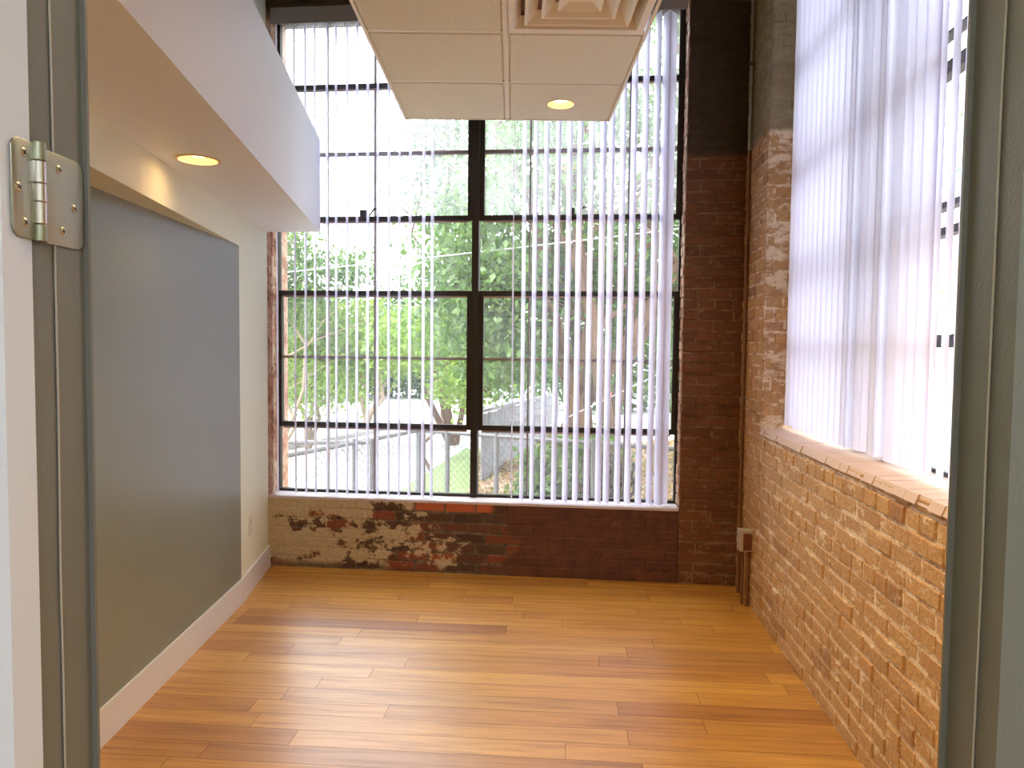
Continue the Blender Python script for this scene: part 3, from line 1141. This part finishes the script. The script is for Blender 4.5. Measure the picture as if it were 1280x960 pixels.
# ------------------------------------------------------------------ recessed downlights
def downlight(c, label, rad, watts):
    root = empty('downlight', c, label, 'ceiling light', 'lit recessed downlights')
    mb = MB()
    mb.lathe(c, [(rad, .001), (rad, -.003), (rad * .9, -.005), (rad * .84, -.003), (rad * .82, .0012)], 48)
    obj('trim_ring', mb, M_trim, root, angle=40)
    mb = MB()
    mb.lathe(c, [(rad * .82, .001), (rad * .78, .020), (rad * .60, .048)], 48)
    obj('reflector', mb, M_cone, root, angle=50)
    mb = MB()
    n = 32
    prof = [(rad * .60, .048), (rad * .50, .036), (rad * .44, .024), (rad * .30, .017), (rad * .15, .0145), (.0005, .014)]
    mb.lathe(c, prof, n)
    obj('bulb', mb, M_bulb, root, angle=60)
    ld = D.lights.new('downlight_lamp', 'SPOT')
    ld.energy = watts
    ld.color = (1.0, .72, .36)
    ld.spot_size = math.radians(115)
    ld.spot_blend = .7
    ld.shadow_soft_size = .05
    lo = D.objects.new('downlight_lamp', ld)
    COL.objects.link(lo)
    lo.parent = root
    lo.location = (0, 0, -.012)


def cut_hole(o, c, rad):
    """bore a round opening through the lower skin so the lamp is really recessed"""
    cy = MB(); cy.lathe(c, [(.0001, -.03), (rad, -.03), (rad, .055), (.0001, .055)], 40)
    k = obj('cutter', cy, M_white, angle=0)
    md = o.modifiers.new('b', 'BOOLEAN'); md.operation = 'DIFFERENCE'; md.object = k; md.solver = 'EXACT'
    dg = bpy.context.evaluated_depsgraph_get()
    me = D.meshes.new_from_object(o.evaluated_get(dg))
    o.modifiers.clear()
    o.data = me
    D.objects.remove(k)


c1 = (.256, 4.112, CZ - .001)
c2 = (-1.270, 2.930, 2.24)
for o in list(SC.children):
    if o.name.startswith('ceiling_tile') and abs(o.data.vertices[0].co.x + SC.location.x - (CX + .012)) < .02 and o.data.vertices[0].co.y + SC.location.y > 3.7:
        cut_hole(o, (c1[0], c1[1], c1[2]), .080)
cut_hole(D.objects['soffit'], c2, .080)
downlight(c1, 'lit round downlight in the hanging ceiling panel close to the window', .086, 4)
downlight(c2, 'lit round downlight in the underside of the white soffit', .088, .2)
for i, (x, y) in enumerate(((.26, 2.25), (.26, 1.66))):  # unseen downlights added to bring more warm bounce into the room
    for o in list(SC.children):
        if o.name.startswith('ceiling_tile'):
            vx = [v.co.x + SC.location.x for v in o.data.vertices]; vy = [v.co.y + SC.location.y for v in o.data.vertices]
            if min(vx) < x < max(vx) and min(vy) < y < max(vy):
                cut_hole(o, (x, y, CZ - .001), .080)
    downlight((x, y, CZ - .001), ('added fill downlight in the ceiling panel on the doorway side of the air diffuser', 'added fill downlight in the ceiling panel nearest the doorway')[i], .086, 13)

# ------------------------------------------------------------------ wall fittings
# outlet plate on the left wall
OP = tag(obj('wall_outlet', (lambda m: (m.fbox(LU, .475, .545, 0, .005, .345, .46), m)[1])(MB()), M_plate, angle=0),
         'small cream outlet plate low on the white wall beside the window', 'outlet')
for z in (.378, .428):
    mb = MB(); mb.fbox(LU, .492, .528, .005, .0065, z - .016, z + .016)
    q = obj('socket', mb, M_plate, OP, angle=0)
    mb = MB(); mb.fbox(LU, .502, .505, .0065, .0068, z - .006, z + .006); mb.fbox(LU, .515, .518, .0065, .0068, z - .006, z + .006)
    obj('slot', mb, M_dark, q, angle=0)
# junction box with conduit on the right brick wall
JB = empty('junction_box', RW(-.10, -.03, .32), 'worn white electrical box with brown cover low on the right brick wall', 'electrical box')
mb = MB(); mb.fbox(RW, -.150, -.070, -.070, .001, .330, .450)
obj('box_body', mb, M_boxpaint, JB, angle=0)
mb = MB(); mb.fbox(RW, -.0705, -.066, -.052, -.004, .338, .436); mb.fbox(RW, -.0665, -.063, -.044, -.012, .356, .418)
obj('cover', mb, M_boxcover, JB, angle=0)
C1 = tag(obj('conduit', (lambda m: (m.tube([RW(-.095, -.018, .002), RW(-.095, -.018, .331)], .011, 12), m.tube([RW(-.095, -.018, .09), RW(-.095, -.018, .115)], .014, 12), m)[2])(MB()), M_conduit),
         'short brown painted conduit dropping from the electrical box to the floor', 'conduit')
C2 = tag(obj('conduit', (lambda m: (m.tube([RW(-.125, -.040, .002), RW(-.125, -.040, .329)], .008, 12), m)[1])(MB()), M_conduit),
         'thinner brown conduit beside the one under the electrical box', 'conduit')
mb = MB()
mb.tube([RW(-.33, -.014, zz) for zz in (.002, 2.70)], .011, 12)
C3 = tag(obj('corner_pipe', mb, M_conduit), 'thin vertical pipe climbing the back right brick corner', 'pipe')
mb = MB(); mb.tube([RW(-.33, -.014, zz) for zz in (2.70, HC)], .0108, 12)
obj('upper_pipe', mb, M_galv, C3)['label'] = 'bare pale upper length of pipe'
for zz in (.6, 1.9, 3.2):
    mb = MB(); mb.fbox(RW, -.35, -.31, -.027, .002, zz, zz + .018)
    obj('pipe_strap', mb, M_conduit, C3, angle=0)

# ------------------------------------------------------------------ outdoors
GZ = -.60
mb = MB(); mb.box(-60, 60, 5.3, 90, GZ - .3, GZ)
mb.box(2.4, 60, -30, 5.3, GZ - .3, GZ)
struct(obj('ground', mb, M_conc, angle=0), 'pale sunlit concrete ground outside the windows', 'ground')


def leaves(n_arr, size, rng, elong=1.8):
    """returns verts, faces for folded leaf quads at the given centres"""
    n = len(n_arr)
    d = rng.normal(size=(n, 3)); d[:, 2] -= .5
    d /= np.linalg.norm(d, axis=1)[:, None]
    e = rng.normal(size=(n, 3))
    s = np.cross(d, e); s /= np.linalg.norm(s, axis=1)[:, None]
    nn = np.cross(d, s)
    L_ = (size * rng.uniform(.6, 1.3, n))[:, None]
    Wd = L_ / elong
    base = n_arr - d * L_ * .5
    tip = n_arr + d * L_ * .5
    lft = n_arr + s * Wd * .5 + nn * L_ * .10
    rgt = n_arr - s * Wd * .5 + nn * L_ * .10
    V = np.stack([base, lft, tip, rgt], 1).reshape(-1, 3)
    return V


def leaf_object(name, pts, size, mat_, parent, rng, elong=1.8, origin=None):
    V = leaves(pts, size, rng, elong)
    base = world_loc(parent) if parent else Vector(origin or (0, 0, 0))
    V = V - np.array(base)
    n = len(pts)
    me = D.meshes.new(name)
    me.vertices.add(4 * n)
    me.vertices.foreach_set('co', V.astype(np.float32).ravel())
    me.loops.add(6 * n)
    b4 = np.arange(n)[:, None] * 4
    idx = (b4 + np.array([0, 2, 1, 0, 3, 2])[None, :])
    me.loops.foreach_set('vertex_index', idx.astype(np.int32).ravel())
    me.polygons.add(2 * n)
    me.polygons.foreach_set('loop_start', (np.arange(2 * n) * 3).astype(np.int32))
    me.update(calc_edges=True)
    me.validate()
    me.materials.append(mat_)
    o = D.objects.new(name, me)
    COL.objects.link(o)
    o.parent = parent
    if not parent:
        o.location = base
    return o


def crown_points(blobs, n, rng, clump=.22, per=26):
    """leaf centres gathered in clumps over the given ellipsoids (x,y,z,rx,ry,rz,weight)"""
    wts = np.array([b[6] for b in blobs], float); wts /= wts.sum()
    out = []
    nc = max(1, n // per)
    which = rng.choice(len(blobs), nc, p=wts)
    for i in which:
        b = blobs[i]
        q = rng.normal(size=3); q /= np.linalg.norm(q)
        q *= rng.uniform(.35, 1) ** .5
        c = np.array(b[:3]) + q * np.array(b[3:6])
        out.append(c + rng.normal(size=(per, 3)) * clump * np.array([1.2, 1.2, .7]))
    return np.concatenate(out)


def branch_path(a, b, rng, bend=.1, n=5):
    a, b = np.array(a, float), np.array(b, float)
    ln = np.linalg.norm(b - a)
    pts = []
    for k in range(n + 1):
        t = k / n
        q = a + (b - a) * t
        if 0 < k < n:
            q = q + rng.normal(size=3) * bend * ln * .35 * np.array([1, 1, .3])
        pts.append(tuple(q))
    return pts


def tree(label, base, trunks, blobs, n, size, lmat, bmat, seed, group='trees outside the windows', clump=.22, per=26, elong=1.8, name='leafy_tree'):
    rng = np.random.default_rng(seed)
    root = empty(name, base, label, 'tree', group)
    mb = MB()
    for (tip, r0_, r1_) in trunks:
        pts = branch_path((base[0] + rng.uniform(-.05, .05), base[1] + rng.uniform(-.05, .05), base[2] - .05), tip, rng, .12, 6)
        m = len(pts)
        mb.tube(pts, [r0_ + (r1_ - r0_) * k / (m - 1) for k in range(m)], 8)
        for k in (2, 3, 4, 5):
            q = Vector(pts[k])
            e = q + Vector((rng.uniform(-1, 1), rng.uniform(-.8, .8), rng.uniform(.3, 1.0))) * (.8 + .18 * (tip[2] - base[2]))
            pp = branch_path(q, e, rng, .15, 4)
            rr = r0_ + (r1_ - r0_) * k / (m - 1)
            mb.tube(pp, [rr * .55, rr * .45, rr * .35, rr * .25, rr * .12], 6)
    obj('trunk', mb, bmat, root, angle=60)
    pts = crown_points(blobs, n, rng, clump, per)
    leaf_object('foliage', pts, size, lmat, root, rng, elong)
    return root


# big many-stemmed tree behind the right half of the window
tree('big many-stemmed tree with brown trunks and drooping leaves behind the right half of the window', (1.05, 9.4, GZ),
     [((-.4, 9.6, 5.4), .11, .03), ((.45, 9.9, 6.2), .13, .03), ((1.2, 9.2, 6.5), .12, .03), ((2.0, 9.7, 5.8), .12, .03), ((.9, 9.0, 4.2), .09, .03), ((2.6, 10.2, 5.0), .10, .03)],
     [(-.25, 9.3, 1.85, .65, .8, .85, 2.2), (.2, 9.6, 3.4, 1.0, 1.2, 1.6, 3), (1.6, 10.2, 3.6, 1.3, 1.2, 1.8, 3.2), (2.7, 10.0, 2.2, 1.0, 1.2, 1.3, 2), (.9, 10.4, 2.0, 1.2, .7, 1.2, 1.8), (-.6, 9.8, 2.4, .7, .9, 1.0, 1.5), (1.6, 9.8, 5.6, 2.0, 1.6, 1.3, 2.4), (4.0, 9.6, 4.5, 1.2, 1.6, 2.2, 1.6)],
     26000, .115, M_leafG, M_bark, 1, clump=.20)
# hazy tree behind the centre mullion, left side
tree('tall airy tree rising just left of the centre window mullion', (-1.25, 15.5, GZ),
     [((-1.5, 15.6, 6.8), .12, .03), ((-.8, 15.3, 6.0), .09, .03), ((-2.0, 15.9, 5.0), .07, .02)],
     [(-1.2, 15.5, 5.6, .95, 1.2, 1.7, 3), (-.9, 15.2, 3.6, 1.0, 1.2, 1.3, 2.4), (-1.6, 15.8, 2.3, .9, 1.0, 1.0, 1.5), (-.7, 15.4, 1.3, .8, 1.0, .8, 1.6), (-.2, 16.2, 7.2, 1.2, 1.2, 1.2, 1)],
     11000, .13, M_leafD, M_bark, 2, clump=.24, per=22)
tree('yellow-green bushy tree with thin stems at the left of the window', (-4.1, 14.5, GZ),
     [((-4.6, 14.6, 3.6), .045, .015), ((-3.9, 14.3, 4.2), .05, .015), ((-3.3, 14.8, 3.4), .045, .015), ((-4.3, 14.2, 3.9), .04, .012)],
     [(-4.3, 14.5, 1.9, .9, 1.0, .8, 2), (-3.2, 14.6, 1.7, .9, 1.0, .75, 2), (-2.6, 14.9, 1.4, .6, .8, .6, 1), (-3.8, 14.1, .8, 1.0, .8, .55, 1.5)],
     9500, .12, M_leafY, M_barkp, 3, clump=.20)
tree('slender pale-stemmed tree with sparse high leaves at the far left of the window', (-4.35, 13.0, GZ),
     [((-4.2, 13.1, 4.2), .04, .012), ((-3.75, 12.9, 3.6), .035, .012), ((-4.6, 13.2, 3.2), .03, .01)],
     [(-4.1, 13.0, 3.1, .55, .6, .55, 2), (-3.5, 13.2, 2.7, .45, .5, .5, 1.5), (-3.0, 13.4, 2.9, .3, .4, .35, .7), (-4.2, 12.8, 2.2, .4, .5, .4, 1)],
     3600, .11, M_leafG, M_barkp, 4, clump=.16, per=18)
tree('low vase-shaped tree with pale forked trunks in the left part of the window', (-3.75, 18.6, GZ),
     [((-4.4, 18.7, 2.3), .07, .02), ((-3.9, 18.5, 2.6), .07, .02), ((-3.3, 18.8, 2.4), .07, .02), ((-2.9, 18.6, 2.0), .06, .02)],
     [(-4.7, 18.8, 1.2, .9, .8, .8, 2), (-3.0, 19.2, 1.6, 1.1, .8, .8, 2), (-3.9, 19.4, 2.2, 1.5, .8, .7, 2), (-5.5, 18.8, 1.1, .8, .8, 1.0, 1.5)],
     9000, .13, M_leafG, M_barkp, 5, clump=.24)
tree('small bright yellow-green tree hanging low left of the centre mullion', (-1.35, 12.2, GZ),
     [((-1.15, 12.2, 1.8), .035, .012)],
     [(-.85, 12.2, 1.15, .5, .6, .75, 2), (-1.5, 12.4, 1.7, .6, .6, .5, 1.2), (-2.05, 12.6, 1.6, .4, .5, .5, .8)],
     3800, .10, M_leafY, M_bark, 6, clump=.15, per=20)
for i, (x, y, h, wd, lm, lb) in enumerate((
        (-9.5, 27, 5.0, 3.6, M_leafY, 'rounded yellow-green tree on the far left skyline'),
        (-5.2, 30, 3.6, 3.2, M_leafD, 'dark rounded tree beyond the pale forked trunks'),
        (-1.0, 31, 4.0, 3.4, M_leafD, 'dark tree far behind the centre mullion'),
        (3.2, 24, 7.4, 3.4, M_leafD, 'tall dark tree behind the brown-trunked tree'),
        (7.8, 21, 8.0, 3.6, M_leafG, 'tall green tree beyond the bunched vanes at the right'))):
    tree(lb, (x, y, GZ), [((x, y, h * .7), .16, .05), ((x + .8, y + .2, h * .75), .1, .04)],
         [(x, y, GZ + h * .55, wd * .8, 1.6, h * .36, 3), (x - wd * .4, y, GZ + h * .38, wd * .6, 1.4, h * .22, 2), (x + wd * .5, y, GZ + h * .40, wd * .6, 1.4, h * .24, 2), (x, y, GZ + .9, wd * .9, 1.0, .8, 1.6)],
         9500, .24, lm, M_bark, 20 + i, clump=.42, per=30)
tree('broad green tree outside the right wall window', (9.5, 3.6, GZ),
     [((9.5, 3.6, 3.2), .16, .05), ((9.0, 4.2, 3.0), .1, .03)],
     [(9.5, 3.6, 1.2, 1.0, 2.6, .75, 2), (9.8, 5.6, 1.0, 1.0, 2.0, .75, 2)], 7000, .14, M_leafG, M_bark, 40, clump=.25)


# chain-link fences
def cl_fence(p0, p1, label, posts, top=.60, low=GZ, mesh=True, thick=()):
    a, b = Vector(p0), Vector(p1)
    ln = (b - a).length
    fr = frame(a, b - a)
    root = empty('chain_link_fence', (a.x, a.y, low), label, 'fence', 'chain-link fences outside')
    mb = MB(); mb.tube([fr(0, 0, top), fr(ln, 0, top)], .022, 8)
    obj('top_rail', mb, M_steel, root)
    for i, s_ in enumerate(posts):
        mb = MB(); mb.tube([fr(s_, 0, low), fr(s_, 0, top + .04)], .055 if i in thick else .026, 10)
        obj('post', mb, M_steel, root)
    if mesh:
        mb = MB()
        pit = .075
        h = top - low
        rr = .0022
        s_ = -h
        while s_ < ln:
            for sg in (1, -1):
                e0, e1 = (s_, s_ + h)
                za, zb = (low, top) if sg > 0 else (top, low)
                t0 = max(0, (0 - e0) / (e1 - e0)); t1 = min(1, (ln - e0) / (e1 - e0))
                if t1 > t0:
                    q0 = fr(e0 + (e1 - e0) * t0, rr * sg, za + (zb - za) * t0)
                    q1 = fr(e0 + (e1 - e0) * t1, rr * sg, za + (zb - za) * t1)
                    mb.tube([q0, q1], rr, 3, cap=False)
            s_ += pit
        obj('mesh', mb, M_wire, root, angle=0)
    return root


cl_fence((-1.00, 7.75), (2.6, 5.95), 'chain-link fence crossing low behind the right half of the window', (0.02, .36, .95, 2.0, 3.2), thick=(0,))
cl_fence((-3.6, 6.55), (-1.27, 6.73), 'chain-link gate panel low at the left of the window', (.1, 1.2, 2.30), mesh=True)
cl_fence((-1.95, 5.60), (-1.02, 7.70), 'chain-link fence running away from the left corner of the window', (.15, 1.2), mesh=True)
# curb strip on the left
mb = MB()
mb.prism([(-6.2, 13.3), (-4.5, 14.3), (-3.2, 17.6), (-3.0, 20.0), (-3.2, 20.0), (-3.45, 17.7), (-4.7, 14.6), (-6.2, 13.6)], GZ, GZ + .10)
struct(obj('curb', mb, M_curb, angle=0), 'grey concrete curb outside at the left', 'curb')
# grass wedge
mb = MB()
mb.prism([(-1.9, 8.0), (-.5, 8.0), (-.6, 14.5), (-.95, 14.8), (-1.5, 11.2)], GZ, GZ + .02)
struct(obj('lawn', mb, M_grass, angle=0), 'thin grass strip behind the chain-link fence', 'grass')
# leafy mound to the right of the mullion
mb = MB()
nx, ny = 26, 20
vs = []
for j in range(ny + 1):
    for i in range(nx + 1):
        x = -.62 + 5.4 * i / nx
        y = 5.5 + 9.5 * j / ny
        e = min(1, max(0, (x + .62) / .9)) * min(1, (15 - y) / .8)
        z = GZ + .03 + e * (.22 + .10 * math.sin(x * 2.1) * math.cos(y * 1.3) + .04 * math.sin(x * 7 + y * 5))
        vs.append((x, y, max(z, GZ + .005)))
fs = [(j * (nx + 1) + i, j * (nx + 1) + i + 1, (j + 1) * (nx + 1) + i + 1, (j + 1) * (nx + 1) + i) for j in range(ny) for i in range(nx)]
mb.add(vs, fs)
struct(obj('ground_mound', mb, M_soil, angle=60), 'low leafy soil bank outside right of the centre mullion', 'ground')
rng = np.random.default_rng(77)
n = 14000
xs = rng.uniform(-.6, 3.6, n); ys = 8.2 + rng.uniform(0, 1, n) * 6.6
e = np.clip((xs + .62) / .9, 0, 1) * np.clip((15 - ys) / .8, 0, 1)
zs_ = GZ + .03 + e * (.22 + .10 * np.sin(xs * 2.1) * np.cos(ys * 1.3) + .04 * np.sin(xs * 7 + ys * 5)) + rng.uniform(.0, .05, n)
tag(leaf_object('leaf_litter', np.stack([xs, ys, zs_], 1), .075, M_litter, None, rng, 1.5, (1.5, 11, GZ)), 'dry pinkish-brown fallen leaves covering the bank', 'leaf litter', kind='stuff')
# ivy clad stump / trunk base
rng = np.random.default_rng(78)
IV = empty('ivy_bush', (.78, 8.2, GZ), 'dense green ivy clump growing at the foot of the trunks', 'bush')
mb = MB(); mb.tube([(.78, 8.2, GZ + .1), (.80, 8.25, .3)], [.16, .09], 9)
obj('stump', mb, M_bark, IV, angle=60)
pts = crown_points([(.62, 8.1, .15, .26, .25, .42, 2), (1.0, 8.2, 0.05, .24, .25, .50, 2), (.3, 8.3, .0, .16, .2, .35, 1)], 6500, rng, .07, 20)
leaf_object('foliage', pts, .075, M_leafG, IV, rng, 1.4)
# tangled dead vine
rnv = random.Random(12)
mb = MB()
for k in range(34):
    cx_, cy_ = .92 + rnv.uniform(-.16, .20), 7.0 + rnv.uniform(-.15, .15)
    z = -.42
    pts = []
    ph = rnv.uniform(0, 6); rr = rnv.uniform(.04, .13); tw = rnv.uniform(5, 11)
    top = rnv.uniform(.70, 1.0)
    for i in range(26):
        t = i / 25
        pts.append((cx_ + rr * math.sin(ph + tw * t) + .05 * t * math.sin(ph), cy_ + rr * math.cos(ph + tw * t * 1.1), z + top * t + .03 * math.sin(tw * 2 * t)))
    mb.tube(pts, .016, 5)
tag(obj('vine_tangle', mb, M_vine, angle=60), 'dark leafless vine tangle twisting behind the right vanes', 'vine')
# weathered board fence receding to the left
fa, fb_ = Vector((-.44, 10.7)), Vector((.95, 15.0))
BF = empty('board_fence', (fa.x, fa.y, GZ), 'weathered grey vertical board fence just right of the centre mullion', 'fence')
fr = frame(fa, fb_ - fa)
ln = (fb_ - fa).length
k = 0
mb = MB()
s_ = 0
rnb = random.Random(4)
while s_ < ln:
    mb.fbox(fr, s_, s_ + .14, 0, .02, GZ, GZ + 1.12 + rnb.uniform(-.02, .02))
    s_ += .15
obj('boards', mb, M_board, BF, angle=0)
mb = MB()
mb.fbox(fr, 0, ln, -.04, .0, GZ + .85, GZ + .95); mb.fbox(fr, 0, ln, -.02, .04, GZ + 1.13, GZ + 1.18)
obj('rail', mb, M_board, BF, angle=0)


# white parked car
def car(c, label):
    root = empty('parked_car', c, label, 'car')
    x, y, z = c
    side = [(-2.1, .30), (-2.15, .60), (-2.05, .85), (-1.2, .95), (-.55, 1.38), (.75, 1.42), (1.45, .98), (2.05, .92), (2.15, .6), (2.1, .30)]
    mb = MB()
    n = len(side)
    rings = []
    for yy, ins in ((-.84, .0), (-.70, .0), (.70, .0), (.84, .0)):
        for (a, h) in side:
            tuck = .0 if abs(yy) < .8 else 1
            hh = h if not (tuck and h > 1.0) else h - .06
            rings.append((x + a * (1 if not tuck else .985), y + yy * (1 if h < 1.0 else .80), z + hh))
    fs = []
    for i in range(3):
        for k in range(n):
            k2 = (k + 1) % n
            fs.append((i * n + k, i * n + k2, (i + 1) * n + k2, (i + 1) * n + k))
    fs += [tuple(range(n))[::-1], tuple(range(3 * n, 4 * n))]
    mb.add(rings, fs)
    obj('body', mb, M_car, root, angle=40)
    for (q0, q1) in ((-1.02, -.02), (.05, 1.15)):
        for sy in (-1, 1):
            mb = MB()
            yb, yt = y + sy * .845, y + sy * .70
            mb.add([(x + q0, yb, z + .96), (x + q1 + (.05 if q1 > 1 else 0), yb, z + .96), (x + min(q1, .75), yt, z + 1.30), (x + max(q0, -.52), yt, z + 1.30)], [(0, 1, 2, 3)])
            obj('window', mb, M_carglass, root, angle=0)
    for wx in (-1.3, 1.3):
        for sy in (-1, 1):
            mb = MB()
            mb.tube([(x + wx, y + sy * .68, z + .31), (x + wx, y + sy * .86, z + .31)], .31, 24)
            obj('wheel', mb, M_tyre, root, angle=40)
    return root


car((5.3, 27, GZ), 'white parked car far beyond the brown trunks')
# red hydrant-like marker on a grey post
HYD = empty('marker_post', (2.22, 17.0, GZ), 'small red marker topping a grey post between the right vanes', 'post')
mb = MB(); mb.tube([(2.22, 17, GZ), (2.22, 17, GZ + .8)], .05, 10)
obj('post', mb, M_steel, HYD)
mb = MB(); mb.blob((2.22, 17, GZ + 1.02), .15, .12, .26, 3, .08); mb.lathe((2.22, 17, GZ + .74), [(.02, 0), (.12, .0), (.12, .06), (.02, .06)], 14)
obj('head', mb, M_red, HYD, angle=60)


def cable(p0, p1, sag, rad, label):
    a, b = Vector(p0), Vector(p1)
    pts = []
    for i in range(25):
        t = i / 24
        q = a.lerp(b, t); q.z -= sag * 4 * t * (1 - t)
        pts.append(q)
    mb = MB(); mb.tube(pts, rad, 6)
    return tag(obj('utility_cable', mb, M_cable), label, 'cable', 'utility cables outside')


cable((-5.6, 9.0, 2.13), (3.1, 8.4, 3.06), .05, .008, 'upper utility cable sloping up across the whole window')
cable((.1, 9.0, .35), (3.4, 8.6, 2.05), .02, .008, 'lower thin cable slanting up behind the right vanes')
